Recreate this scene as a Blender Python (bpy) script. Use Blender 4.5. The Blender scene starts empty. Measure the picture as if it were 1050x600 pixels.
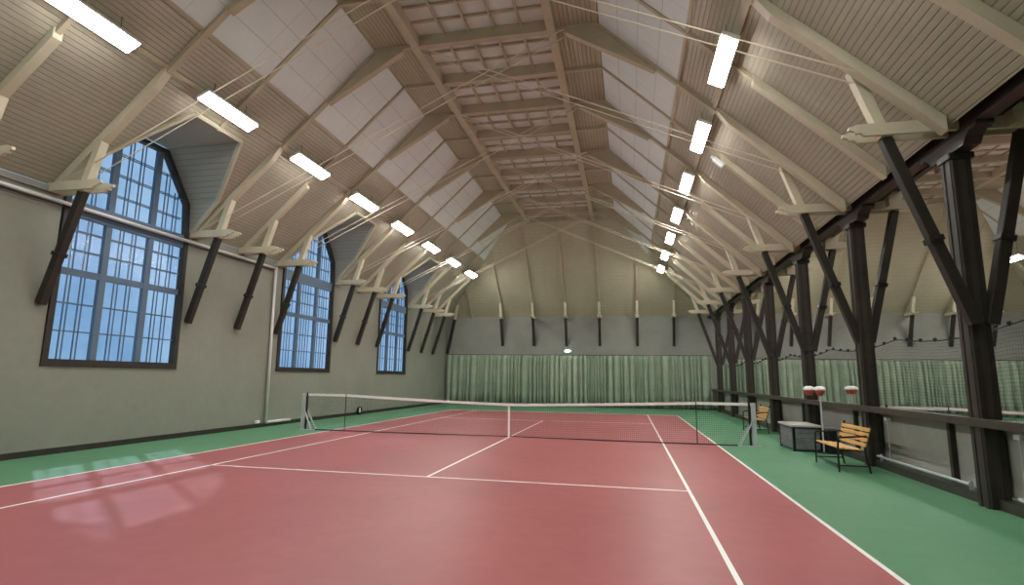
import bpy, math, random
from mathutils import Vector
R_ = random.Random(7)
C = bpy.context.scene.collection

# ------------------------------------------------------------------ materials
def mat(name, col, rough=.6, spec=.3, metal=0., noise=0., nscale=3., bump=0., bscale=60., groove=None, tile=None, emit=None, coat=0.):
    m = bpy.data.materials.new(name); m.use_nodes = True
    nt = m.node_tree; N = nt.nodes; L = nt.links
    b = N['Principled BSDF']
    b.inputs['Roughness'].default_value = rough
    b.inputs['Metallic'].default_value = metal
    b.inputs['Specular IOR Level'].default_value = spec
    b.inputs['Coat Weight'].default_value = coat
    tc = N.new('ShaderNodeTexCoord')
    def rgb(c):
        n = N.new('ShaderNodeRGB'); n.outputs[0].default_value = (*c, 1); return n.outputs[0]
    def math_(op, a, b_=None):
        n = N.new('ShaderNodeMath'); n.operation = op
        for i, v in enumerate((a, b_)):
            if v is None: continue
            if isinstance(v, (int, float)): n.inputs[i].default_value = v
            else: L.new(v, n.inputs[i])
        return n.outputs[0]
    colr = rgb(col)
    def mixc(f, c1, c2, mode='MIX'):
        n = N.new('ShaderNodeMix'); n.data_type = 'RGBA'; n.blend_type = mode
        if isinstance(f, (int, float)): n.inputs[0].default_value = f
        else: L.new(f, n.inputs[0])
        L.new(c1, n.inputs[6]); L.new(c2, n.inputs[7]); return n.outputs[2]
    if noise:
        for sc_, am in ((nscale, noise), (nscale*9, noise*.6)):
            nz = N.new('ShaderNodeTexNoise'); nz.inputs['Scale'].default_value = sc_; nz.inputs['Detail'].default_value = 5
            L.new(tc.outputs['Object'], nz.inputs['Vector'])
            mr = N.new('ShaderNodeMapRange'); mr.inputs[1].default_value = .3; mr.inputs[2].default_value = .7
            mr.inputs[3].default_value = 1-am; mr.inputs[4].default_value = 1+am*.5
            L.new(nz.outputs[0], mr.inputs[0])
            vm = N.new('ShaderNodeVectorMath'); vm.operation = 'SCALE'
            L.new(colr, vm.inputs[0]); L.new(mr.outputs[0], vm.inputs['Scale']); colr = vm.outputs[0]
    height = None
    if bump:
        nz = N.new('ShaderNodeTexNoise'); nz.inputs['Scale'].default_value = bscale; nz.inputs['Detail'].default_value = 3
        L.new(tc.outputs['Object'], nz.inputs['Vector']); height = math_('MULTIPLY', nz.outputs[0], bump)
    if groove or tile:
        sep = N.new('ShaderNodeSeparateXYZ'); L.new(tc.outputs['Object'], sep.inputs[0])
    if groove:
        ax, per, dark, dep = groove
        f = math_('FRACT', math_('DIVIDE', sep.outputs[ax], per))
        f = math_('ABSOLUTE', math_('SUBTRACT', f, .5))
        mr = N.new('ShaderNodeMapRange'); mr.interpolation_type = 'SMOOTHSTEP'
        mr.inputs[1].default_value = .0; mr.inputs[2].default_value = .13; L.new(f, mr.inputs[0])
        colr = mixc(mr.outputs[0], rgb([c*dark for c in col]), colr)
        h2 = math_('MULTIPLY', mr.outputs[0], dep)
        height = h2 if height is None else math_('ADD', height, h2)
    if tile:
        ms = None
        for ax, per, ph, w in tile:
            f = math_('FRACT', math_('DIVIDE', math_('SUBTRACT', sep.outputs[ax], ph), per))
            f = math_('ABSOLUTE', math_('SUBTRACT', f, .5))
            g = math_('LESS_THAN', math_('MULTIPLY', math_('SUBTRACT', .5, f), per), w)
            ms = g if ms is None else math_('MAXIMUM', ms, g)
        colr = mixc(ms, colr, rgb([c*.72 for c in col]))
    if height is not None:
        bp = N.new('ShaderNodeBump'); bp.inputs['Strength'].default_value = 1.; bp.inputs['Distance'].default_value = 1.
        L.new(height, bp.inputs['Height']); L.new(bp.outputs[0], b.inputs['Normal'])
    L.new(colr, b.inputs['Base Color'])
    if emit:
        b.inputs['Emission Color'].default_value = (*emit[0], 1); b.inputs['Emission Strength'].default_value = emit[1]
    return m

M = dict(
 boards=mat('painted_boards', (.45,.42,.335), .65, .2, noise=.10, nscale=.7, groove=(2,.069,.62,.008)),
 boards_flat=mat('painted_boards_flat', (.44,.40,.29), .7, .2, noise=.1, nscale=.7, groove=(0,.105,.5,.01)),
 hipboards=mat('hip_boards', (.48,.435,.325), .7, .2, noise=.10, nscale=.5, groove=(2,.16,.88,.002)),
 cream=mat('cream_timber', (.60,.555,.43), .55, .3, noise=.07, nscale=2.5),
 beamtan=mat('tan_timber', (.47,.41,.30), .6, .3, noise=.08, nscale=2.5),
 panel=mat('white_panel', (.68,.725,.725), .8, .2, noise=.04, nscale=1.2, tile=((2,.415,5.4,.007),(1,1.2,.0,.006))),
 lattice_panel=mat('white_grid_panel', (.67,.71,.69), .8, .2, noise=.05, nscale=1.5),
 wall=mat('grey_green_plaster', (.28,.29,.245), .8, .2, noise=.07, nscale=.8, bump=.0015, bscale=40),
 wallgrey=mat('grey_render', (.29,.295,.27), .85, .2, noise=.10, nscale=1.0, bump=.003, bscale=25),
 dado=mat('dado_render', (.38,.38,.345), .85, .2, noise=.10, nscale=1.2, bump=.003, bscale=25),
 dark=mat('dark_timber', (.035,.03,.024), .45, .4, noise=.25, nscale=5),
 darkbrown=mat('dark_brown_timber', (.052,.047,.035), .45, .4, noise=.25, nscale=5),
 steel=mat('dark_steel', (.03,.03,.032), .3, .6, metal=.3),
 red=mat('red_court', (.405,.125,.13), .42, .22, noise=.10, nscale=.45, bump=.0006, bscale=150),
 green=mat('green_court', (.12,.30,.17), .42, .22, noise=.10, nscale=.5, bump=.0006, bscale=150),
 white=mat('white_paint', (.93,.94,.94), .5, .3),
 whitemetal=mat('white_metal', (.75,.76,.75), .35, .5),
 galv=mat('grey_metal', (.55,.60,.62), .35, .5, metal=.1),
 net=mat('net_cord', (.015,.017,.02), .8, .1),
 mull=mat('blue_grey_sash', (.12,.18,.26), .5, .3),
 dormer=mat('grey_dormer_boards', (.44,.44,.37), .6, .3, noise=.06, nscale=1, groove=(2,.12,.7,.004)),
 curtain=mat('green_curtain', (.33,.41,.315), .85, .15, noise=.16, nscale=1.3),
 curtain2=mat('pale_green_curtain', (.39,.47,.37), .85, .15, noise=.16, nscale=1.3),
 wood=mat('yellow_slats', (.72,.42,.13), .4, .4, noise=.15, nscale=6),
 black=mat('black_metal', (.012,.012,.014), .4, .4),
 rattan=mat('dark_grey_slats', (.21,.22,.24), .6, .3, noise=.25, nscale=10),
 lid=mat('pale_grey_lid', (.46,.45,.42), .5, .4, noise=.15, nscale=6),
 redplastic=mat('red_plastic', (.5,.07,.07), .4, .4),
 rod=mat('cream_steel_rod', (.66,.61,.49), .4, .4),
 lamp=mat('lamp_diffuser', (.9,.9,.9), .5, .3, emit=((1,.97,.915), 82.)),
 emerg=mat('emergency_lens', (.8,.9,.85), .4, .3, emit=((.75,1,.9), 6.)),
)
g = bpy.data.materials.new('window_glass'); g.use_nodes = True
nt = g.node_tree; nt.nodes.clear()
o_ = nt.nodes.new('ShaderNodeOutputMaterial'); mx = nt.nodes.new('ShaderNodeMixShader'); tr = nt.nodes.new('ShaderNodeBsdfTransparent')
gl = nt.nodes.new('ShaderNodeBsdfGlossy'); gl.inputs['Roughness'].default_value = .2
tr.inputs[0].default_value = (.93,.96,1,1); mx.inputs[0].default_value = .04
nt.links.new(tr.outputs[0], mx.inputs[1]); nt.links.new(gl.outputs[0], mx.inputs[2]); nt.links.new(mx.outputs[0], o_.inputs[0])
M['glass'] = g

# ------------------------------------------------------------------ mesh builder
class MB:
    def __init__(s): s.v = []; s.f = []
    def poly(s, pts):
        i = len(s.v); s.v += [tuple(p) for p in pts]; s.f.append(tuple(range(i, i+len(pts)))); return s
    def hexa(s, a, b):            # two quads a (4 pts) and b (4 pts)
        i = len(s.v); s.v += [tuple(p) for p in a]+[tuple(p) for p in b]
        s.f += [(i+3,i+2,i+1,i), (i+4,i+5,i+6,i+7)] + [(i+j, i+(j+1)%4, i+4+(j+1)%4, i+4+j) for j in range(4)]; return s
    def box(s, x0,x1,y0,y1,z0,z1):
        return s.hexa([(x0,y0,z0),(x1,y0,z0),(x1,y1,z0),(x0,y1,z0)], [(x0,y0,z1),(x1,y0,z1),(x1,y1,z1),(x0,y1,z1)])
    def beam(s, p, q, w, h, ref=(0,1,0)):   # w along ref-ish, h perpendicular
        p, q = Vector(p), Vector(q); d = (q-p).normalized(); r = Vector(ref); r = (r-d*r.dot(d)).normalized(); u = r.cross(d)
        o = [r*w/2+u*h/2, -r*w/2+u*h/2, -r*w/2-u*h/2, r*w/2-u*h/2]
        return s.hexa([p+k for k in o], [q+k for k in o])
    def cyl(s, p, q, r, n=8, r2=None):
        p, q = Vector(p), Vector(q); d = (q-p).normalized(); a = Vector((0,0,1)) if abs(d.z) < .9 else Vector((1,0,0))
        u = d.cross(a).normalized(); w = d.cross(u); r2 = r if r2 is None else r2; i = len(s.v)
        for c, rr in ((p, r), (q, r2)):
            for k in range(n):
                t = 2*math.pi*k/n; s.v.append(tuple(c+(u*math.cos(t)+w*math.sin(t))*rr))
        s.f += [(i+k, i+(k+1)%n, i+n+(k+1)%n, i+n+k) for k in range(n)]
        s.f += [tuple(range(i+n-1, i-1, -1)), tuple(range(i+n, i+2*n))]; return s
    def tube(s, pts, r, n=8):
        for a, b in zip(pts[:-1], pts[1:]): s.cyl(a, b, r, n)
        return s
    def prism(s, pts, off):       # polygon pts (3d) extruded by vector off
        i = len(s.v); n = len(pts); off = Vector(off)
        s.v += [tuple(p) for p in pts]+[tuple(Vector(p)+off) for p in pts]
        s.f += [tuple(range(i+n-1, i-1, -1)), tuple(range(i+n, i+2*n))] + [(i+k, i+(k+1)%n, i+n+(k+1)%n, i+n+k) for k in range(n)]; return s
    def lathe(s, c, prof, n=16, axis='z'):
        i = len(s.v); m_ = len(prof)
        for r, h in prof:
            for k in range(n):
                t = 2*math.pi*k/n
                if axis == 'z': s.v.append((c[0]+r*math.cos(t), c[1]+r*math.sin(t), c[2]+h))
                else: s.v.append((c[0]+h, c[1]+r*math.cos(t), c[2]+r*math.sin(t)))
        for j in range(m_-1):
            for k in range(n): s.f.append((i+j*n+k, i+j*n+(k+1)%n, i+(j+1)*n+(k+1)%n, i+(j+1)*n+k))
        s.f += [tuple(range(i+n-1, i-1, -1)), tuple(range(i+(m_-1)*n, i+m_*n))]; return s
    def build(s, name, m, parent=None, origin=None, smooth=False, bevel=0):
        me = bpy.data.meshes.new(name)
        if origin is None and parent is not None: origin = parent_world(parent)
        o0 = Vector(origin) if origin is not None else Vector((0,0,0))
        me.from_pydata([tuple(Vector(p)-o0) for p in s.v], [], s.f)
        import bmesh
        bm = bmesh.new(); bm.from_mesh(me); bmesh.ops.recalc_face_normals(bm, faces=bm.faces); bm.to_mesh(me); bm.free()
        me.materials.append(M[m]); 
        if smooth:
            for p in me.polygons: p.use_smooth = True
        ob = bpy.data.objects.new(name, me); C.objects.link(ob)
        if parent: ob.parent = parent; ob['_w'] = tuple(o0)
        else: ob.location = o0; ob['_w'] = tuple(o0)
        if bevel:
            b = ob.modifiers.new('bevel', 'BEVEL'); b.width = bevel; b.segments = 2; b.limit_method = 'ANGLE'
        return ob
def parent_world(p): return Vector(p['_w'])
def thing(name, loc, label, cat, group=None):
    o = bpy.data.objects.new(name, None); C.objects.link(o); o.location = loc; o['_w'] = tuple(loc); o.empty_display_size = .1
    o['label'] = label; o['category'] = cat
    if group: o['group'] = group
    return o
def tag(o, label, cat, group=None, kind=None):
    o['label'] = label; o['category'] = cat
    if group: o['group'] = group
    if kind: o['kind'] = kind
    return o
def struct(o, label=None, cat=None):
    o['kind'] = 'structure'
    if label: o['label'] = label
    if cat: o['category'] = cat
    return o
ORD = ['nearest','second nearest','third nearest','fourth nearest','fifth nearest','sixth nearest','seventh nearest','eighth nearest','ninth nearest','tenth nearest','eleventh nearest','twelfth nearest','thirteenth nearest','fourteenth nearest','fifteenth nearest','sixteenth nearest']

# ------------------------------------------------------------------ dimensions
XL, XR, YE, YN = -8., 8., 18.2, -18.6
Y0, P = -6.84, 3.727
Y = lambda k: Y0+P*k
E0, SL, HW = 5.35, .953, 7.8
UT, UP, UC, ZT = 2.89, 4.64, 1.75, 10.03          # panel top, panel foot, ceiling beam, flat height
c1, c2 = -.15, 16.3
def S(u, off=0.): return E0+SL*(HW-abs(u))-off
def RP(c, sg, u, y, off=0.): return (c+sg*u, y, S(u, off))
HU = lambda y: max(UT, HW-(YE-y), HW-(y-YN))        # smallest |u| inside the hips at depth y
BO = -.05                                         # the boards lie 5 cm behind the panel plane

# ------------------------------------------------------------------ ceiling shells
def slope(mb, c, sg, ue, wins):
    ud, um = 5.81, 7.065
    f = lambda u, y: RP(c, sg, u, y, BO)
    ya = YN-(ue-HW)
    mb.poly([f(ud,YN+HW-ud), f(ud,YE-(HW-ud)), f(UT,YE-(HW-UT)), f(UT,YN+HW-UT)])
    if not wins:
        mb.poly([f(ue,YN), f(ue,YE), f(HW-.0,YE), f(ud,YE-(HW-ud)), f(ud,YN+HW-ud), f(HW,YN)]) ; return
    y = YN; first = True
    edges = [Y(0), Y(1), Y(2), Y(3), Y(4), Y(5)]
    mb.poly([f(ue,YN), f(ue,edges[0]), f(ud,edges[0]), f(ud,YN+HW-ud), f(HW,YN)])
    for i in range(5):
        a, b = edges[i], edges[i+1]; m = (a+b)/2
        if i % 2 == 0:
            mb.poly([f(ue,a), f(ue,m-1.75), f(um,m-1.6), f(ud,m-.75), f(ud,a)])
            mb.poly([f(ue,b), f(ud,b), f(ud,m+.75), f(um,m+1.6), f(ue,m+1.75)])
        else: mb.poly([f(ue,a), f(ue,b), f(ud,b), f(ud,a)])
    mb.poly([f(ue,edges[5]), f(ue,YE), f(HW,YE), f(ud,YE-(HW-ud)), f(ud,edges[5])])
def hall_ceiling(c, uel, uer, wins, name, lab):
    mb = MB(); slope(mb, c, -1, uel, wins); slope(mb, c, 1, uer, False)
    ce = struct(mb.build(name, 'boards'), lab)
    mb = MB()
    for s, yw in ((1, YE), (-1, YN)):
        yt = yw-s*(HW-UT)
        mb.poly([(c-HW,yw,S(HW,BO)), (c+HW,yw,S(HW,BO)), (c+UT,yt,S(UT,BO)), (c-UT,yt,S(UT,BO))])
    mb.build('hip_end', 'hipboards', ce)
    mb = MB()
    a, b = YN+HW-UT-.3, YE-(HW-UT)+.3
    for s in (-1,1): mb.box(min(c+s*UC,c+s*(UT+.05)), max(c+s*UC,c+s*(UT+.05)), a+.3, b-.3, ZT+.05, ZT+.08)
    mb.build('flat_boards', 'boards_flat', ce)
    MB().box(c-UC-.1, c+UC+.1, a, b, ZT+.24, ZT+.28).build('grid_panel', 'lattice_panel', ce)
    for yy in (a+.2, b-.35): MB().box(c-UC-.1, c+UC+.1, yy, yy+.15, ZT-.02, ZT+.26).build('end_board', 'beamtan', ce)
    # lining above: outer roof skin keeps daylight out
    MB().box(c-9, c+8.6 if c<5 else c+9, YN-.3, YE+.3, ZT+.6, ZT+.7).build('roof_deck', 'dark', ce)
    return ce
struct(MB().box(7.6,8.72,YN-.3,YE+.3,5.47,5.5).build('trim_valley','dark'))
ceil1 = hall_ceiling(c1, -(XL-c1)+.02, 7.95, True, 'ceiling', 'tan boarded pitched ceiling over the near tennis court')
ceil2 = hall_ceiling(c2, c2-8.7, 7.9, False, 'ceiling', 'tan boarded pitched ceiling over the far court behind the posts')

# ------------------------------------------------------------------ white panels, purlins, rafters
def panels(c, tagname, ks):
    for sg, side in ((-1,'left'), (1,'right')):
        n = 0
        for k2 in ks:
            a, b = Y0+P*k2/2+.06, Y0+P*(k2+1)/2-.06
            fa = lambda y, u: u
            ua, ub = max(UT, HU(a)), max(UT, HU(b))
            if ua >= UP-.1: continue
            pts = [(UP,a), (UP,min(b, YE-(HW-UP))), ]
            if ub < UP:
                pts = [(UP,a),(UP,b)]
                if ub > UT: pts.append((ub,b))
                if ub > UT and ua <= UT: pts.append((UT, YE-(HW-UT)))
                elif ub <= UT: pts.append((UT,b))
                pts.append((ua,a))
            else:
                pts = [(UP,a),(UP,YE-(HW-UP)), (ua,a)] if ua > UT else [(UP,a),(UP,YE-(HW-UP)),(UT,YE-(HW-UT)),(UT,a)]
            p3 = [RP(c,sg,u,y,.0) for u,y in pts]
            o = MB().prism(p3, (sg*.03,0,.03)).build('ceiling_panel', 'panel', origin=RP(c,sg,UP,a))
            tag(o, f'white insulation panel on the {side} slope {tagname}, {ORD[n]}', 'ceiling panel', f'white ceiling panels {tagname}'); n += 1
panels(c1, 'over the near court', range(-2, 12)); panels(c2, 'over the far court', range(0, 12))

def purlins(c, tagname):
    for sg, side in ((-1,'left'), (1,'right')):
        for u, w, nm, what in ((5.42,.09,'purlin','thin tan purlin below the lamps'), (UP+.03,.05,'edge_strip','narrow strip along the foot of the white panels'), (UT-.03,.05,'edge_strip','narrow strip along the top of the white panels')):
            a, b = YN+HW-u, YE-(HW-u)
            p, q = RP(c,sg,u,a,-.02), RP(c,sg,u,b,-.02)
            o = MB().beam(p, q, w, .07, (sg*1,0,-SL)).build(nm, 'beamtan', origin=p)
            tag(o, f'{what}, {side} slope {tagname}', 'roof timber')
purlins(c1, 'over the near court'); purlins(c2, 'over the far court')

def rafter(c, sg, k, ue, label, dorm=False):
    y = Y(k); main = abs(k-round(k)) < .01; uh = HU(y)
    th = thing('roof_rafter', RP(c,sg,ue,y), label, 'rafter', 'roof rafters')
    if main:
        lo = max(5.42, uh)
        if ue > lo+.2: MB().prism([RP(c,sg,ue,y-.09,-.05), RP(c,sg,ue,y-.09,.17), RP(c,sg,lo+.25,y-.09,.15), RP(c,sg,lo,y-.09,.04), RP(c,sg,lo,y-.09,-.05)], (0,.18,0)).build('lower_timber', 'cream', th)
        if uh < 5.42: MB().prism([RP(c,sg,5.42,y-.065,-.05), RP(c,sg,5.42,y-.065,.09), RP(c,sg,max(uh,UT),y-.065,.09), RP(c,sg,max(uh,UT),y-.065,-.05)], (0,.13,0)).build('upper_timber', 'beamtan', th)
        if uh <= UT+.01:
            MB().prism([RP(c,sg,4.1,y-.03,.05), RP(c,sg,UT,y-.03,-.04), (c+sg*2.1,y-.03,ZT+.02), (c+sg*2.1,y-.03,ZT-.1)], (0,.06,0)).build('knee_web', 'beamtan', th)
            MB().beam((c+sg*4.15,y,S(4.15,.13)), (c+sg*2.12,y,ZT-.11), .17, .09).build('knee_brace', 'beamtan', th)
    else:
        uq = 5.8
        if not dorm: 
            lo = max(uq, uh)
            if ue > lo+.1: MB().prism([RP(c,sg,ue,y-.08,-.05), RP(c,sg,ue,y-.08,.16), RP(c,sg,lo,y-.08,.14), RP(c,sg,lo,y-.08,-.05)], (0,.16,0)).build('lower_timber', 'cream', th)
        if uh < uq: MB().prism([RP(c,sg,uq,y-.045,-.05), RP(c,sg,uq,y-.045,.045), RP(c,sg,max(uh,UT),y-.045,.045), RP(c,sg,max(uh,UT),y-.045,-.05)], (0,.09,0)).build('upper_timber', 'beamtan', th)
ks = [-1,-.5,0,.5,1,1.5,2,2.5,3,3.5,4,4.5,5,5.5,6]
for i, k in enumerate(ks):
    kind = 'heavy cream rafter' if k == int(k) else 'slim cream rafter'
    if k != -.5-.5: pass
    rafter(c1, -1, k, 7.8, f'{kind} on the left slope over the windows, {ORD[i]} to the camera', dorm=k in (.5, 2.5, 4.5))
    rafter(c1, 1, k, 7.85, f'{kind} on the right slope above the posts, {ORD[i]} to the camera')
    if k >= 0: 
        rafter(c2, -1, k, 7.8, f'{kind} behind the posts, left slope of far hall, {ORD[i-2]}')
        rafter(c2, 1, k, 7.8, f'{kind} on the far right slope of the far hall, {ORD[i-2]}')

def flat_ceiling(c, tagname, ks_):
    a, b = YN+HW-UT, YE-(HW-UT)
    for sg, side in ((-1,'left'),(1,'right')):
        o = MB().box(c+sg*UC-.1, c+sg*UC+.1, a, b, ZT-.08, ZT+.25).build('ceiling_beam', 'beamtan', origin=(c+sg*UC,a,ZT))
        tag(o, f'long tan beam along the {side} edge of the white grid {tagname}', 'beam')
    n = 0
    for k2 in ks_:
        y = Y0+P*k2/2
        if y > b-.2: continue
        mb = MB().box(c-UC+.1, c+UC-.1, y-.09, y+.09, ZT-.05, ZT+.25)
        o = mb.build('collar_beam', 'beamtan', origin=(c,y,ZT))
        MB().box(c-UT, c-UC-.1, y-.045, y+.045, ZT-.04, ZT+.06).box(c+UC+.1, c+UT, y-.045, y+.045, ZT-.04, ZT+.06).build('end_strip', 'beamtan', o)
        tag(o, f'tan cross beam under the flat white grid {tagname}, {ORD[n]}', 'beam', f'cross beams {tagname}')
        yb = min(y+P/2, b)
        mb = MB(); x0, x1 = c-UC+.1, c+UC-.1; w = (x1-x0)/5; ya, yb2 = y+.09, yb-.09
        for j in range(1,5): mb.box(x0+j*w-.028, x0+j*w+.028, ya, yb2, ZT+.17, ZT+.24)
        for j in range(1,3):
            yy = ya+(yb2-ya)*j/3
            for i in range(5): mb.box(x0+i*w+.028*(i>0), x0+(i+1)*w-.028*(i<4), yy-.028, yy+.028, ZT+.175, ZT+.24)
        o = mb.build('grid_lattice', 'beamtan', origin=(c,y,ZT))
        tag(o, f'tan lattice across the flat ceiling {tagname}, {ORD[n]} bay', 'ceiling lattice', f'ceiling lattices {tagname}'); n += 1
flat_ceiling(c1, 'over the near court', range(-3, 11)); flat_ceiling(c2, 'over the far court', range(0, 11))

# ------------------------------------------------------------------ brackets and struts
def carved(mb, xr, xt, y, z, t):   # horizontal plank from xr to tip xt with an ogee end
    s = 1 if xt > xr else -1
    pts = [(xr,z+.09),(xt-s*.10,z+.09),(xt-s*.04,z+.06),(xt,z+.06),(xt,z+.01),(xt-s*.07,z-.01),(xt-s*.09,z-.05),(xt-s*.16,z-.04),(xt-s*.2,z-.09),(xr,z-.09)]
    mb.prism([(x,y-t/2,zz) for x,zz in pts], (0,t,0))
def bracket(xr, s, y, zr, label, strut=None, lean=.311, reach=1.3, post=True, group='eave brackets', foot=None, name='eave_bracket', ztop=6.2):
    """s = direction into the hall (+1 / -1)"""
    th = thing(name, (xr,y,zr), label, 'bracket', group)
    mb = MB(); carved(mb, xr, xr+s*reach, y-.13, zr, .06); mb.build('hammer_beam', 'cream', th)
    mb = MB(); carved(mb, xr, xr+s*reach, y+.13, zr, .06); mb.build('hammer_beam', 'cream', th)
    xf, zf = foot
    xm = xf+s*lean*(zr-zf)
    if post:
        zt = ztop; xt = xm+s*lean*(zt-zr)
        MB().beam((xm-s*lean*.08,y,zr-.08), (xt,y,zt), .17, .15).build('upright', 'cream', th, bevel=.01)
    st = MB().beam((xf,y,zf), (xm-s*lean*.1,y,zr-.1), .15, .15).build('strut', 'dark', th, bevel=.012)
    q = .42; px, pz = xf+s*lean*(zr-zf)*q, zf+(zr-zf)*q
    MB().beam((px-s*.012,y,pz-.04), (px+s*.012,y,pz+.04), .19, .19).cyl((px,y-.15,pz),(px,y+.15,pz),.022).build('iron_band', 'steel', th)
    return th
side_k = [-1,-.5,0,1,1.5,2,3,3.5,4,5,5.5,6]
for i, k in enumerate(side_k):
    bracket(XL, 1, Y(k), 5.27, f'cream bracket with dark strut on the left wall, {ORD[i]}', foot=(XL+.05, 2.93), lean=.30)
XP = 8.04
OFF = {0:.25, 1:.42}
BY = lambda k: Y(k)+OFF.get(k, .3)
PY = lambda k: Y(k)+.46
pk = [-1,0,1,2,3,4,5,6]
for i, k in enumerate(pk):
    bracket(7.96, -1, BY(k), 5.31, f'cream bracket with dark strut left of the posts, {ORD[i]}', foot=(7.93,2.45), lean=.318, reach=1.43, group='post brackets', name='post_bracket', ztop=6.33)
    if k >= 0: bracket(8.12, 1, BY(k)+.05, 5.31, f'cream bracket with dark strut right of the posts, {ORD[i-1]}', foot=(8.15,2.45), lean=.24, reach=1.25, group='post brackets', name='post_bracket')
# posts
for i, k in enumerate(pk):
    y = PY(k)
    th = thing('timber_post', (XP,y,0), f'dark square timber post between the two courts, {ORD[i]} to the camera', 'post', 'dark timber posts')
    MB().box(XP-.13,XP+.13,y-.13,y+.13,0,4.9).build('shaft', 'darkbrown', th, bevel=.015)
    for dy in (-.08,.08): 
        MB().box(XP-.143,XP-.13,y+dy-.035,y+dy+.035,.0,4.86).build('face_strip', 'dark', th)
        MB().box(XP-.035+dy,XP+.035+dy,y-.143,y-.13,.0,4.86).build('face_strip', 'dark', th)
    MB().box(XP-.165,XP+.165,y-.165,y+.165,4.86,4.96).build('cap', 'steel', th, bevel=.015)
    mb = MB(); z0, z1 = 4.96, 5.18
    mb.prism([(XP-.11,y-.75,z1),(XP-.11,y-.75,z1-.05),(XP-.11,y-.66,z1-.09),(XP-.11,y-.6,z1-.06),(XP-.11,y-.5,z1-.12),(XP-.11,y-.42,z0),(XP-.11,y+.42,z0),(XP-.11,y+.5,z1-.12),(XP-.11,y+.6,z1-.06),(XP-.11,y+.66,z1-.09),(XP-.11,y+.75,z1-.05),(XP-.11,y+.75,z1)], (.22,0,0))
    mb.build('corbel', 'dark', th)
o = MB().box(XP-.10,XP+.10,YN,YE,5.18,5.43).build('valley_beam', 'dark', origin=(XP,0,5.15))
MB().box(XP-.14,XP+.14,YN,YE,5.43,5.46).build('flange', 'steel', o); MB().box(XP-.12,XP-.10,YN,YE,5.18,5.22).build('lower_lip', 'steel', o)
tag(o, 'long dark beam resting on the row of dark posts', 'beam')
# end wall brackets
def end_bracket(x, label, n):
    th = thing('end_bracket', (x,YE,5.3), label, 'bracket', 'end wall brackets')
    for dx in (-.1,.1):
        MB().prism([(x+dx-.03,YE,5.36),(x+dx-.03,YE-.95,5.36),(x+dx-.03,YE-1.0,5.3),(x+dx-.03,YE-.9,5.28),(x+dx-.03,YE-.85,5.22),(x+dx-.03,YE,5.22)], (.06,0,0)).build('hammer_beam', 'cream', th)
    MB().beam((x,YE-.03,3.6),(x,YE-.6,5.24),.15,.15,(1,0,0)).build('strut', 'dark', th)
    MB().beam((x,YE-.6,5.24),(x,YE-.92,6.15),.15,.13,(1,0,0)).build('upright', 'cream', th)
xs = [-4.33,-2.34,-.35,1.66,3.85,5.91]
for n, x in enumerate(xs): end_bracket(x, f'cream and dark bracket on the grey end wall above the curtains, {["first","second","third","fourth","fifth","sixth"][n]} from the left', n)
for n, x in enumerate([10.4,12.2,14.13,16.1,18.06,19.98,21.9]): end_bracket(x, f'cream and dark bracket on the far hall end wall, {["first","second","third","fourth","fifth","sixth","seventh"][n]} from the left', n)
th = thing('corner_bracket', (XL,YE,5.3), 'dark leaning strut with cream top in the far left corner', 'bracket')
MB().beam((-7.93,YE-.07,3.1),(-7.25,YE-.75,5.24),.15,.15).build('strut','dark',th)
MB().beam((-7.25,YE-.75,5.2),(-7.0,YE-1.0,6.05),.15,.13).build('upright','cream',th)
# hip rafters
for c, xx, nm in ((c1, [-6.35,-4.33,-2.34,-.35,1.66,3.85,5.91], 'near court'), (c2, [10.4,12.2,14.13,16.1,18.06,19.98,21.9], 'far court')):
    for n, x in enumerate(xx):
        u = abs(x-c); yt = YE-(HW-max(u,UT))
        hz = lambda y, off=0.: S(HW-(YE-y), off)
        mb = MB().prism([(x-.05,YE-.02,hz(YE,-.05)),(x-.05,YE-.02,hz(YE,.06)),(x-.05,yt,hz(yt,.06)),(x-.05,yt,hz(yt,-.05))], (.1,0,0))
        o = mb.build('hip_rafter','beamtan' ,origin=(x,YE,E0)); tag(o, f'cream rafter strip on the sloping end wall of the {nm}, {["first","second","third","fourth","fifth","sixth","seventh"][n]} from the left', 'rafter', f'end rafters of the {nm}')

# ------------------------------------------------------------------ tie rods
for i, k in enumerate(pk):
    y = Y(k)
    if y > 15: continue
    for sg, side in ((-1,'left'),(1,'right')):
        if sg < 0: a = (-7.9, 5.33); b = (1.9, 5.33+.475*9.8)
        else: a = (7.35, 5.84); b = (-1.9, 5.84+.45*9.25)
        b = (b[0], min(b[1], ZT-.02))
        th = thing('tie_rod_pair', (a[0],y,a[1]), f'pair of thin cream tie rods rising from the {side} eave, {ORD[i]} to the camera', 'tie rod', 'tie rods')
        for dy in (-.06,.24): MB().cyl((a[0],y+dy,a[1]),(b[0],y+dy,b[1]),.0115,6).build('rod','rod',th)
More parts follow.
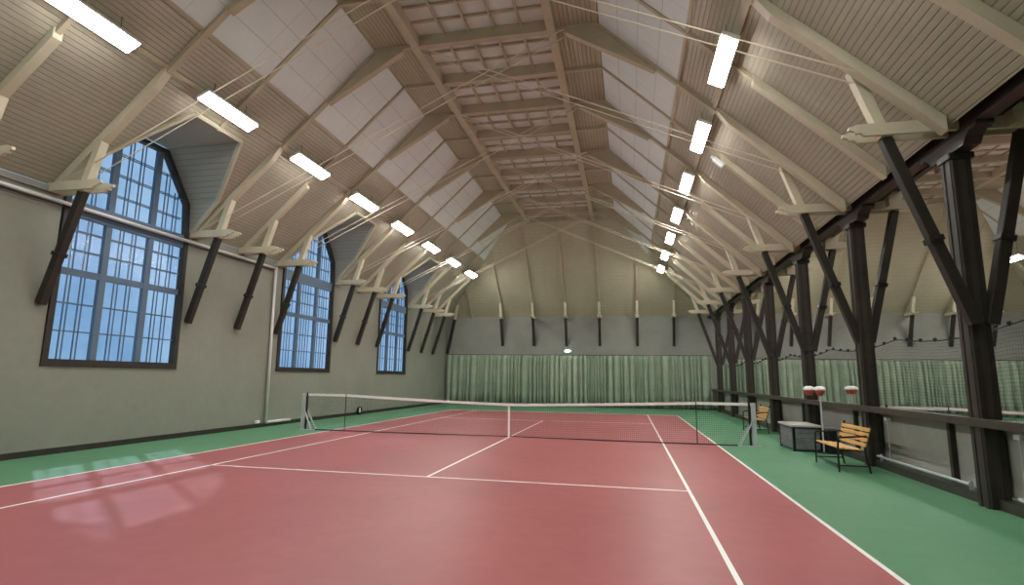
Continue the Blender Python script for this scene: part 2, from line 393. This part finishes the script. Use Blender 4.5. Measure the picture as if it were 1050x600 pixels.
# ------------------------------------------------------------------ lamps
TILT = math.radians(26)
def lamp_body(th, sg, x, y, z):       # the face is tilted towards the middle of the hall
    r_ = (math.cos(TILT), 0, -sg*math.sin(TILT)); n = Vector((-sg*math.sin(TILT), 0, -math.cos(TILT)))
    c = Vector((x,y,z+.03)); h = Vector((0,.80,0))
    MB().beam(c-n*.035-h, c-n*.035+h, .32, .07, r_).build('housing','whitemetal',th)
    h = Vector((0,.78,0)); MB().beam(c+n*.012-h, c+n*.012+h, .29, .024, r_).build('diffuser','lamp',th)
def lamps(c, ul, ur, nn, tagname):
    for sg, uu, side in ((-1,ul,'left'),(1,ur,'right')):
        for n in range(nn[0], nn[1]):
            y = -8.62+3.28*n; x = c+sg*uu; z = 7.40
            idx = n-nn[0]
            th = thing('ceiling_light', (x,y,z), f'long white strip lamp on the {side} slope over the {tagname}, {ORD[idx]}', 'lamp', f'strip lamps over the {tagname}')
            lamp_body(th, sg, x, y, z)
            for dy in (-.5,.5): MB().cyl((x,y+dy,z+.06),(x,y+dy,S(uu,BO)),.006,5).build('hanging_wire','steel',th)
lamps(c1, 5.22, 5.22, (0,8), 'near court'); lamps(c2, 5.0, 4.6, (1,8), 'far court')
# two further lamps per side, behind the camera
for sg in (-1,1):
    for n in (1,2):
        x = c1+sg*5.22; y = -8.62-3.28*n; z = 7.4
        th = thing('ceiling_light', (x,y,z), f'strip lamp on the {"left" if sg<0 else "right"} slope behind the viewer, {"second" if n==2 else "first"} back', 'lamp', 'strip lamps over the near court')
        lamp_body(th, sg, x, y, z)

# ------------------------------------------------------------------ walls
wl = MB(); wt = -8.16
WC = [(Y(0)+Y(1))/2, (Y(2)+Y(3))/2, (Y(4)+Y(5))/2]; WH = 1.68
wl.box(wt,XL,YN,YE,0,1.75)
ed = [YN]
for m in WC: ed += [m-WH, m+WH]
ed.append(YE)
for a, b in zip(ed[::2], ed[1::2]): wl.box(wt,XL,a,b,1.75,5.32)
struct(wl.build('wall_left','wall'), 'grey green plastered long wall with three tall windows')
struct(MB().box(-8.3,8.6,YE,YE+.3,0,5.4).box(8.6,25,YE,YE+.3,0,5.4).build('wall_back','wallgrey'), 'grey end wall behind the green curtains')
struct(MB().box(-8.3,25,YN-.3,YN,0,5.4).build('wall_front','wallgrey'))
struct(MB().box(24.1,24.4,YN,YE,0,5.4).build('wall_right','wall'), 'far side wall of the second court')
struct(MB().box(8.2,8.28,YN,YE,.15,1.02).build('wall_divider','dado'), 'low grey dado wall between the two courts')
struct(MB().box(XL,XL+.03,YN,YE,0,.12).build('baseboard_left','dark'))
struct(MB().box(XL,8,YE-.03,YE,0,.12).build('baseboard_back','dark'))
struct(MB().box(8.0,8.2,YN,YE,0,.13).build('baseboard_right','darkbrown'))
rail = tag(MB().box(7.86,7.915,YN,YE,1.06,1.175).box(7.915,8.22,YN,YE,1.12,1.16).build('hand_rail','darkbrown',origin=(8,0,1.0),bevel=.006), 'dark brown rail running in front of the dark posts', 'rail')
for i, k in enumerate([-1,0,1,2,3,4,5,6]):
    y = Y(k)+1.6 if k>-2 else 0
    tag(MB().box(8.12,8.2,y-.04,y+.04,.15,1.1).build('short_post','dark',origin=(8.16,y,.15)), f'short dark upright under the brown rail, {ORD[i]} to the camera', 'post', 'short uprights under the rail')
struct(MB().box(XL,XL+.05,YN,Y(0)-.05,5.18,5.3).build('trim_left','wallgrey'))

# dormers
f1 = lambda z: (HW+ (E0-BO-z)/SL)      # u of the board plane at height z
for n, m in enumerate(WC):
    zu, zm = S(5.81,BO), S(7.065,BO); pr = [(-1.75,5.25),(-1.6,zm),(-.75,zu),(.75,zu),(1.6,zm),(1.75,5.25)]
    mb = MB()
    for (a, za), (b, zb) in zip(pr[:-1], pr[1:]):
        xa, xb = c1-f1(za), c1-f1(zb)
        mb.poly([(XL-.14,m+a,za),(XL-.14,m+b,zb),(xb,m+b,zb),(xa,m+a,za)])
        # thin outer skin
        k = 1.03
        mb.poly([(XL-.14,m+a*k,za+.05),(XL-.14,m+b*k,zb+.05),(xb+.02,m+b*k,zb+.05),(xa+.02,m+a*k,za+.05)])
    o = mb.build('trim_%d' % (n+1), 'dormer'); struct(o, 'grey boarded lining of the window recess in the slope')
    mb = MB()
    for (a, za), (b, zb) in zip(pr[:-1], pr[1:]):
        mb.beam((c1-f1(za)+.03,m+a,za-.01), (c1-f1(zb)+.03,m+b,zb-.01), .10, .07, (1,0,-SL))
    mb.build('edge_board','cream',o)
# windows
def half(z):
    pts = [(1.7,1.66),(5.15,1.62),(6.02,1.53),(7.17,.71)]
    for (z0,h0),(z1,h1) in zip(pts[:-1],pts[1:]):
        if z <= z1: return h0+(h1-h0)*(z-z0)/(z1-z0)
    return .71
for n, m in enumerate(WC):
    w = MB()
    ring = [(-1.68,1.73),(1.68,1.73),(1.64,5.15),(1.56,6.04),(.73,7.2),(-.73,7.2),(-1.56,6.04),(-1.64,5.15)]
    t = .11
    inn = [(-1.66+t,1.77+t),(1.66-t,1.77+t),(1.64-t,5.15),(1.56-t,6.0),(.73-t*.6,7.2-t),(-.73+t*.6,7.2-t),(-1.56+t,6.0),(-1.64+t,5.15)]
    for i in range(8):
        j = (i+1)%8
        w.hexa([(XL-.12,m+ring[i][0],ring[i][1]),(XL-.12,m+ring[j][0],ring[j][1]),(XL-.12,m+inn[j][0],inn[j][1]),(XL-.12,m+inn[i][0],inn[i][1])],
               [(XL+.03,m+ring[i][0],ring[i][1]),(XL+.03,m+ring[j][0],ring[j][1]),(XL+.03,m+inn[j][0],inn[j][1]),(XL+.03,m+inn[i][0],inn[i][1])])
    wo = w.build('window_%d' % (n+1), 'dark', origin=(XL,m,1.75)); struct(wo, f'tall dark framed window with blue panes, {["nearest","middle","farthest"][n]} of three')
    mb = MB()
    for s in (-1,1): mb.box(XL-.12,XL-.03,m+s*.56-.075,m+s*.56+.075,1.88,7.1)
    mb.box(XL-.115,XL-.036,m-1.55,m+1.55,3.62,3.76); mb.box(XL-.12,XL-.02,m-1.53,m+1.53,4.86,5.2)
    mb.build('mullion','mull',wo)
    pane = [(a*.98,z) for a,z in inn]
    MB().prism([(XL-.07,m+a,z) for a,z in pane],(-.004,0,0)).build('pane','glass',wo)
    for xx, r, nm in ((XL-.065,.010,'muntin'),(XL-.17,.011,'outer_muntin')):
        mb = MB()
        for x0, x1 in ((-1.55,-.635),(-.485,.485),(.635,1.55)):
            for j in (1,2):
                yy = x0+(x1-x0)*j/3
                zt = 7.1
                while half(zt) < abs(yy)+.1: zt -= .03
                mb.box(xx-r,xx+r,m+yy-r,m+yy+r,1.88,zt)
        for z in (2.46,3.04,4.17,4.58,5.62,6.12,6.62):
            h = half(z)-.1; mb.box(xx-r,xx+r,m-h,m+h,z-r,z+r)
        mb.build(nm,'mull',wo)
# ------------------------------------------------------------------ floor and court
fl = struct(MB().box(-8.3,25,YN-.3,YE+.3,-.1,0).build('floor','green'), 'green sports floor around the red courts')
for cx, nm in ((0,''),(15.7,'')):
    MB().box(cx-5.485,cx+5.485,-11.885,11.885,0,.002).build('red_court','red',fl)
    W = .05
    def ln(x0,x1,y0,y1): MB().box(cx+x0,cx+x1,y0,y1,.002,.004).build('court_line','white',fl)
    for s in (-1,1):
        ln(s*5.485-W/2-s*.025,s*5.485+W/2-s*.025,-11.885,11.885); ln(s*4.115-W/2,s*4.115+W/2,-11.885,11.885)
        ln(-5.485,5.485,s*11.885-.05,s*11.885+.05); ln(-4.115,4.115,s*6.4-W/2,s*6.4+W/2)
    ln(-W/2,W/2,-6.4,6.4)
# ------------------------------------------------------------------ tennis nets
def tennis_net(cx, xp, stick, tagname):
    th = thing('tennis_net', (cx,0,0), f'black tennis net with white tape across the {tagname}', 'tennis net')
    def top(x):
        a = abs(x)
        if a > stick: return 1.07
        return .914+(1.07-.914)*(a/stick)**1.3
    mb = MB(); n = int(2*xp/.05)
    t = .0016
    for i in range(n+1):
        x = -xp+2*xp*i/n; mb.poly([(cx+x-t,0,.03),(cx+x+t,0,.03),(cx+x+t,0,top(x)),(cx+x-t,0,top(x))])
    for j in range(20):
        for i in range(64):
            xa, xb = -xp+2*xp*i/64, -xp+2*xp*(i+1)/64
            za, zb = .03+(top(xa)-.03)*j/20, .03+(top(xb)-.03)*j/20
            tt = .004 if j == 0 else t
            mb.poly([(cx+xa,0,za-tt),(cx+xb,0,zb-tt),(cx+xb,0,zb+tt),(cx+xa,0,za+tt)])
    mb.build('netting','net',th)
    mb = MB()
    for i in range(48):
        xa, xb = -xp+2*xp*i/48, -xp+2*xp*(i+1)/48
        mb.beam((cx+xa,0,top(xa)-.025),(cx+xb,0,top(xb)-.03),.02,.07)
    mb.build('tape','white',th)
    MB().box(cx-.028,cx+.028,-.012,.012,0,.9).build('centre_strap','white',th)
    MB().tube([(cx-xp,0,.012),(cx-xp*.5,-.02,.012),(cx,-.0,.03),(cx+xp*.5,-.02,.012),(cx+xp,0,.012)],.012,6).build('bottom_cord','net',th)
    for s in (-1,1):
        side = 'left' if s < 0 else 'right'
        x = cx+s*xp
        if cx > 5 and s > 0: continue
        p = thing('net_post', (x,0,0), f'grey net post with slanted brace at the {side} end of the {tagname} net', 'net post')
        MB().box(x+s*.06-.05,x+s*.06+.05,-.05,.05,0,1.08).build('post','galv',p,bevel=.006)
        MB().cyl((x-s*.04,0,0),(x-s*.04,0,1.1),.03,10).build('winder_pole','black',p)
        MB().beam((x+s*.03,-.07,.66),(x-s*.3,-.12,.03),.035,.035).beam((x+s*.03,.07,.66),(x-s*.3,.12,.03),.035,.035).build('brace','galv',p)
        MB().box(x-s*.35 if s>0 else x-.2,x+.2 if s>0 else x+.35,-.06,.06,0,.025).build('foot','galv',p)
    for s in (-1,1):
        if cx > 5 and s > 0: continue
        x = cx+s*stick
        o = MB().cyl((x,-.02,0),(x,-.02,1.08),.012,8).build('singles_stick','steel' ,origin=(x,0,0))
        tag(o, f'thin upright stick propping the {tagname} net near its {"left" if s<0 else "right"} end', 'net stick')
tennis_net(0, 6.3, 4.97, 'near court'); tennis_net(15.7, 6.35, 5.0, 'far court')
# ------------------------------------------------------------------ divider netting behind posts
th = thing('divider_net', (8.62,0,0), 'thin dark divider netting hung from a rope behind the dark posts', 'divider net')
mb = MB(); t = .0015
def sag(y):
    k = (y-PY(0))/P; f = k-math.floor(k); return 2.52-.14*4*f*(1-f)
ya = YN+.5
n = int((YE-.5-ya)/.06)
for i in range(n):
    y = ya+i*.06; mb.poly([(8.62,y-t,.01),(8.62,y+t,.01),(8.62,y+t,sag(y)),(8.62,y-t,sag(y))])
for j in range(24):
    z = 1.08+j*.06
    yy = ya
    while yy < YE-.6:
        y2 = yy+.6; q = j/24
        za = 1.08+(sag(yy)-1.08)*q; zb = 1.08+(sag(y2)-1.08)*q
        mb.poly([(8.62,yy,za-t),(8.62,y2,zb-t),(8.62,y2,zb+t),(8.62,yy,za+t)]); yy = y2
mb.build('netting','net',th)
mb = MB(); pts = [(8.62,ya+i*.3,sag(ya+i*.3)) for i in range(int((YE-.5-ya)/.3))]
mb.tube(pts,.012,6); mb.build('rope','black',th)
for i in range(0,int((YE-.5-ya)/.5)):
    y = ya+i*.5; MB().lathe((8.62,y,sag(y)-.02),[(.005,.0),(.035,.02),(.035,.06),(.005,.08)],8).build('clip','black',th)
# ------------------------------------------------------------------ curtains
def curtain(x0, x1, y, z1, label, m, seed):
    r = random.Random(seed); pts = []; x = x0
    while x < x1:
        w = r.choice((.09,.13,.18,.26,.36))*r.uniform(.85,1.15); d = min(.3, w*1.3)
        pts += [(x, 0), (x+w*.06, -d*.7), (x+w*.25,-d*.95), (x+w*.5,-d), (x+w*.75,-d*.9), (x+w*.94,-d*.6), (x+w,0)]
        x += w+(r.uniform(.02,.04) if r.random()<.6 else r.uniform(.05,.10))
    pts = [p for p in pts if p[0] < x1]+[(x1,0)]
    mb = MB(); rows = [.04,.8,1.8,z1-.3,z1]; amp = [1.15,1.,.95,.8,.45]; nn = len(pts)
    for z, a in zip(rows, amp):
        for px, py in pts: mb.v.append((px+ (0 if z>z1-.4 else r.uniform(-.008,.008)), y+py*a, z+(r.uniform(-.012,.012) if z==z1 else 0)))
    for j in range(len(rows)-1):
        for i in range(nn-1): a = j*nn+i; mb.f.append((a,a+1,a+nn+1,a+nn))
    o = mb.build('curtain', m, origin=(x0,y,0), smooth=True)
    s = o.modifiers.new('thick','SOLIDIFY'); s.thickness = .006
    tag(o, label, 'curtain', 'green backdrop curtains'); return o
cx = [-7.85,-5.9,-3.6,-1.5,.9,3.0,5.2,7.95]
nm = ['first','second','third','fourth','fifth','sixth','seventh']
for i in range(7): curtain(cx[i], cx[i+1]-.01, YE-.06, 3.02, f'green backdrop curtain on the near court end wall, {nm[i]} from the left', 'curtain2' if i in (3,) else 'curtain', i)
cx = [8.5,10.6,12.9,15.,17.2,19.5,21.7,24.0]
for i in range(7): curtain(cx[i], cx[i+1]-.01, YE-.06, 2.85, f'green backdrop curtain on the far court end wall, {nm[i]} from the left', 'curtain2' if i in (1,) else 'curtain', i+20)
tag(MB().cyl((XL+.1,YE-.14,3.04),(8,YE-.14,3.04),.015).build('curtain_rail','steel',origin=(XL,YE-.14,3.04)), 'thin rail carrying the near court curtains', 'curtain rail')
tag(MB().cyl((8.5,YE-.14,2.88),(24,YE-.14,2.88),.015).build('curtain_rail','steel',origin=(8.5,YE-.14,2.88)), 'thin rail carrying the far court curtains', 'curtain rail')
# ------------------------------------------------------------------ pipes, small wall things
o = MB().tube([(XL+.07,-14,5.02),(XL+.07,.3,5.06)],.04,10).tube([(XL+.07,.32,5.1),(XL+.07,.42,.14),(XL+.07,1.7,.14)],.045,10).build('wall_pipe','whitemetal',origin=(XL+.07,.3,.1),smooth=True)
tag(o, 'white pipe along the eave turning down the left wall to the floor', 'pipe')
o = MB().cyl((XL+.09,-14,4.95),(XL+.09,.1,4.97),.014,6).build('cable','black',origin=(XL+.09,-14,4.95)); tag(o, 'black cable just below the white eave pipe', 'cable')
o = MB().box(XL,XL+.05,-.03,.16,.13,.22).build('wall_socket','white',origin=(XL,0,.13),bevel=.008); MB().box(XL+.05,XL+.055,-.0,.05,.15,.2).build('outlet_cover','galv',o); tag(o, 'small white socket low on the left wall beside the pipe', 'socket')
th = thing('wall_fan', (XL+.12,6.58,.18), 'small round black fan on the floor against the left wall', 'fan')
MB().lathe((XL+.08,6.58,.18),[(.165,0),(.17,.04),(.165,.09),(.13,.09),(.13,.0)],20,'x').build('ring','black',th)
for a in (90,210,330):
    t_ = math.radians(a); MB().lathe((XL+.13,6.58+.065*math.cos(t_),.18+.065*math.sin(t_)),[(.01,-.01),(.05,0),(.045,.02),(.01,.025)],10,'x').build('blade','white',th)
MB().box(XL+.05,XL+.2,6.5,6.66,0,.03).build('foot','black',th)
th = thing('emergency_light', (-.28,YE-.12,3.28), 'glowing oval emergency lamp above the middle of the curtains', 'lamp')
MB().box(-.48,-.08,YE-.1,YE,3.2,3.36).build('housing','whitemetal',th,bevel=.02)
MB().prism([(-.28+.18*math.cos(a*math.pi/8),YE-.1,3.28+.065*math.sin(a*math.pi/8)) for a in range(16)],(0,-.05,0)).build('lens','emerg',th)
th = thing('sensor_box', (5.5,Y(1.5),7.2), 'small white sensor box at the top end of a cream timber', 'sensor')
p = Vector(RP(c1,1,5.86,Y(1.5),.22)); q = Vector(RP(c1,1,5.64,Y(1.5),.2))
MB().beam(p,q,.12,.12).build('body','whitemetal',th,bevel=.02); MB().cyl(q,q+(q-p)*.25,.045,10).build('lens','galv',th)
# heating pipe low on the divider
for i,(a,b) in enumerate(((-5.9,-2.9),(-9.9,-6.95))):
    x = 8.0
    o = MB().cyl((x,a,.22),(x,b,.22),.022,8).build('heating_pipe','galv',origin=(x,a,.22))
    for yy in (a+.05,b-.05): MB().box(x+.02,x+.07,yy-.008,yy+.008,.03,.26).build('holder','galv',o)
    tag(o, ['pale pipe low in front of the dado between the two nearest posts','pale pipe low on the dado right of the nearest post'][i], 'pipe')
for i,(yy,za,zb) in enumerate(((-6.9,.15,1.0),(-3.2,.15,.98))):
    o = MB().cyl((8.1,yy,za),(8.1,yy,zb),.008,6).build('cable_drop','galv',origin=(8.1,yy,za)); MB().box(8.07,8.14,yy-.06,yy+.06,zb-.06,zb).build('junction_box','whitemetal',o)
    tag(o, ['thin cable with white box on the dado right of the nearest post','thin cable with white box on the dado behind the nearer bench'][i], 'cable')
# ------------------------------------------------------------------ benches
def bench(x0, y0, y1, label):
    th = thing('bench', (x0+.3,(y0+y1)/2,0), label, 'bench', 'slatted benches')
    for i in range(4):
        x = x0+.02+i*.105
        MB().box(x,x+.085,y0,y1,.42-i*.008,.445-i*.008).build('seat_slat','wood',th,bevel=.005)
    for i in range(4):
        z = .5+i*.09; x = x0+.46+i*.028
        MB().beam((x,y0,z),(x,y1,z),.07,.022,(.28,0,1)).build('back_slat','wood',th,bevel=.004)
    for y in (y0+.04,y1-.04):
        MB().tube([(x0,y,0),(x0,y,.4),(x0+.02,y,.62),(x0+.5,y,.66)],.017,8).tube([(x0+.52,y,0),(x0+.45,y,.42),(x0+.58,y,.86)],.017,8).tube([(x0,y,.4),(x0+.46,y,.39)],.015,8).tube([(x0,y,.12),(x0+.5,y,.12)],.012,8).build('side_frame','black',th)
    MB().cyl((x0+.0,y0+.04,.13),(x0+.0,y1-.04,.13),.012,8).cyl((x0+.45,y0+.04,.39),(x0+.45,y1-.04,.39),.013,8).build('stretcher','black',th)
bench(7.02,-3.8,-2.45,'yellow slatted bench with black frame, nearer one beside the grey box')
bench(7.05,3.8,5.1,'yellow slatted bench with black frame, farther one behind the right net post')
# storage box
th = thing('storage_box', (7.37,-.1,0), 'dark grey slatted storage box with pale lid beside the nearer bench', 'storage box')
MB().box(7.09,7.68,-.66,.5,.04,.54).build('body','rattan',th)
for x in (7.07,7.66):
    for y in (-.68,.46): MB().box(x,x+.06,y,y+.06,0,.56).build('corner_post','black',th)
mb = MB()
for j in range(4):
    z = .06+j*.12
    mb.box(7.078,7.09,-.62,.46,z,z+.105); mb.box(7.13,7.66,-.672,-.66,z,z+.105)
mb.build('slats','rattan',th,bevel=.006)
MB().box(7.05,7.74,-.7,.54,.56,.61).build('lid','lid',th,bevel=.012)
MB().box(7.06,7.73,-.69,.53,.535,.56).build('lid_rim','black',th)
o = MB().box(7.76,7.95,-.95,-.6,0,.55).build('waste_bin','black',origin=(7.85,-.78,0),bevel=.02); MB().box(7.75,7.96,-.96,-.59,.55,.58).build('lid','rattan',o); tag(o,'black narrow bin between the storage box and the nearer bench','bin')
# ball stands
def stand(x, y, z, label, heads):
    th = thing('marker_stand', (x,y,0), label, 'stand', None)
    MB().cyl((x,y,0),(x,y,z-.1),.018,10).build('pole','galv',th); MB().lathe((x,y,0),[(.14,0),(.13,.02),(.03,.035)],16).build('base','black',th)
    for dx, dy, wx in heads:
        MB().lathe((x+dx,y+dy,z-.13),[(.03,0),(.07*wx,.03),(.1*wx,.09),(.1*wx,.13)],16).build('red_bowl','redplastic',th)
        MB().lathe((x+dx,y+dy,z),[(.115*wx,0),(.125*wx,.03),(.10*wx,.075),(.04,.095)],16).build('white_cap','white',th)
    MB().beam((x+heads[0][0],y+heads[0][1],z-.1),(x+.02,y,z-.1),.03,.03).build('cross_arm','galv',th)
stand(7.68,-.85,1.44,'thin pole with two red bowls and white caps behind the storage box',((0,0,1.),(-.20,.12,1.)))
stand(9.25,1.7,1.44,'thin pole with a wide red and white head behind the rail',((0,-.1,1.1),(0,.1,1.1)))

# ------------------------------------------------------------------ world, camera
w = bpy.data.worlds.new('dusk_sky'); bpy.context.scene.world = w; w.use_nodes = True
nt = w.node_tree; bg = nt.nodes['Background']
tc = nt.nodes.new('ShaderNodeTexCoord'); nz = nt.nodes.new('ShaderNodeTexNoise'); nz.inputs['Scale'].default_value = 9; nz.inputs['Detail'].default_value = 6
mr = nt.nodes.new('ShaderNodeValToRGB'); mr.color_ramp.elements[0].position = .3; mr.color_ramp.elements[1].position = .72
mr.color_ramp.elements[0].color = (.19,.38,.62,1); mr.color_ramp.elements[1].color = (.48,.70,.93,1)
nt.links.new(tc.outputs['Generated'], nz.inputs['Vector']); nt.links.new(nz.outputs[0], mr.inputs[0]); nt.links.new(mr.outputs[0], bg.inputs[0])
bg.inputs[1].default_value = 1.15
sl = bpy.data.lights.new('pale_daylight', 'SUN'); sl.energy = 2.1; sl.color = (.75,.85,1); sl.angle = math.radians(1.3)
so = bpy.data.objects.new('pale_daylight', sl); C.objects.link(so); so.location = (-20,-5,20)
so.rotation_euler = Vector((.60,-.46,-.69)).to_track_quat('-Z','Y').to_euler()
cam = bpy.data.cameras.new('camera'); co = bpy.data.objects.new('camera', cam); C.objects.link(co)
yaw, pit, rol, f = .2166, .1558, .0141, 563.5
fw = Vector((-math.sin(yaw)*math.cos(pit), math.cos(yaw)*math.cos(pit), math.sin(pit)))
r0 = Vector((math.cos(yaw), math.sin(yaw), 0)); u0 = r0.cross(fw)
rr = math.cos(rol)*r0+math.sin(rol)*u0; uu = -math.sin(rol)*r0+math.cos(rol)*u0
from mathutils import Matrix
co.matrix_world = Matrix(((rr.x,uu.x,-fw.x,3.2596),(rr.y,uu.y,-fw.y,-15.3113),(rr.z,uu.z,-fw.z,1.6296),(0,0,0,1)))
cam.sensor_width = 36; cam.lens = f*36/1050; cam.shift_x = (525-519.785)/1050; cam.shift_y = (298.96-300)/1050; cam.clip_end = 200
sc = bpy.context.scene; sc.camera = co
sc.view_settings.view_transform = 'Standard'; sc.view_settings.look = 'None'; sc.view_settings.gamma = 1; sc.view_settings.exposure = -.2
sc.view_settings.use_curve_mapping = False
for ob in sc.objects:
    if '_w' in ob.keys(): del ob['_w']
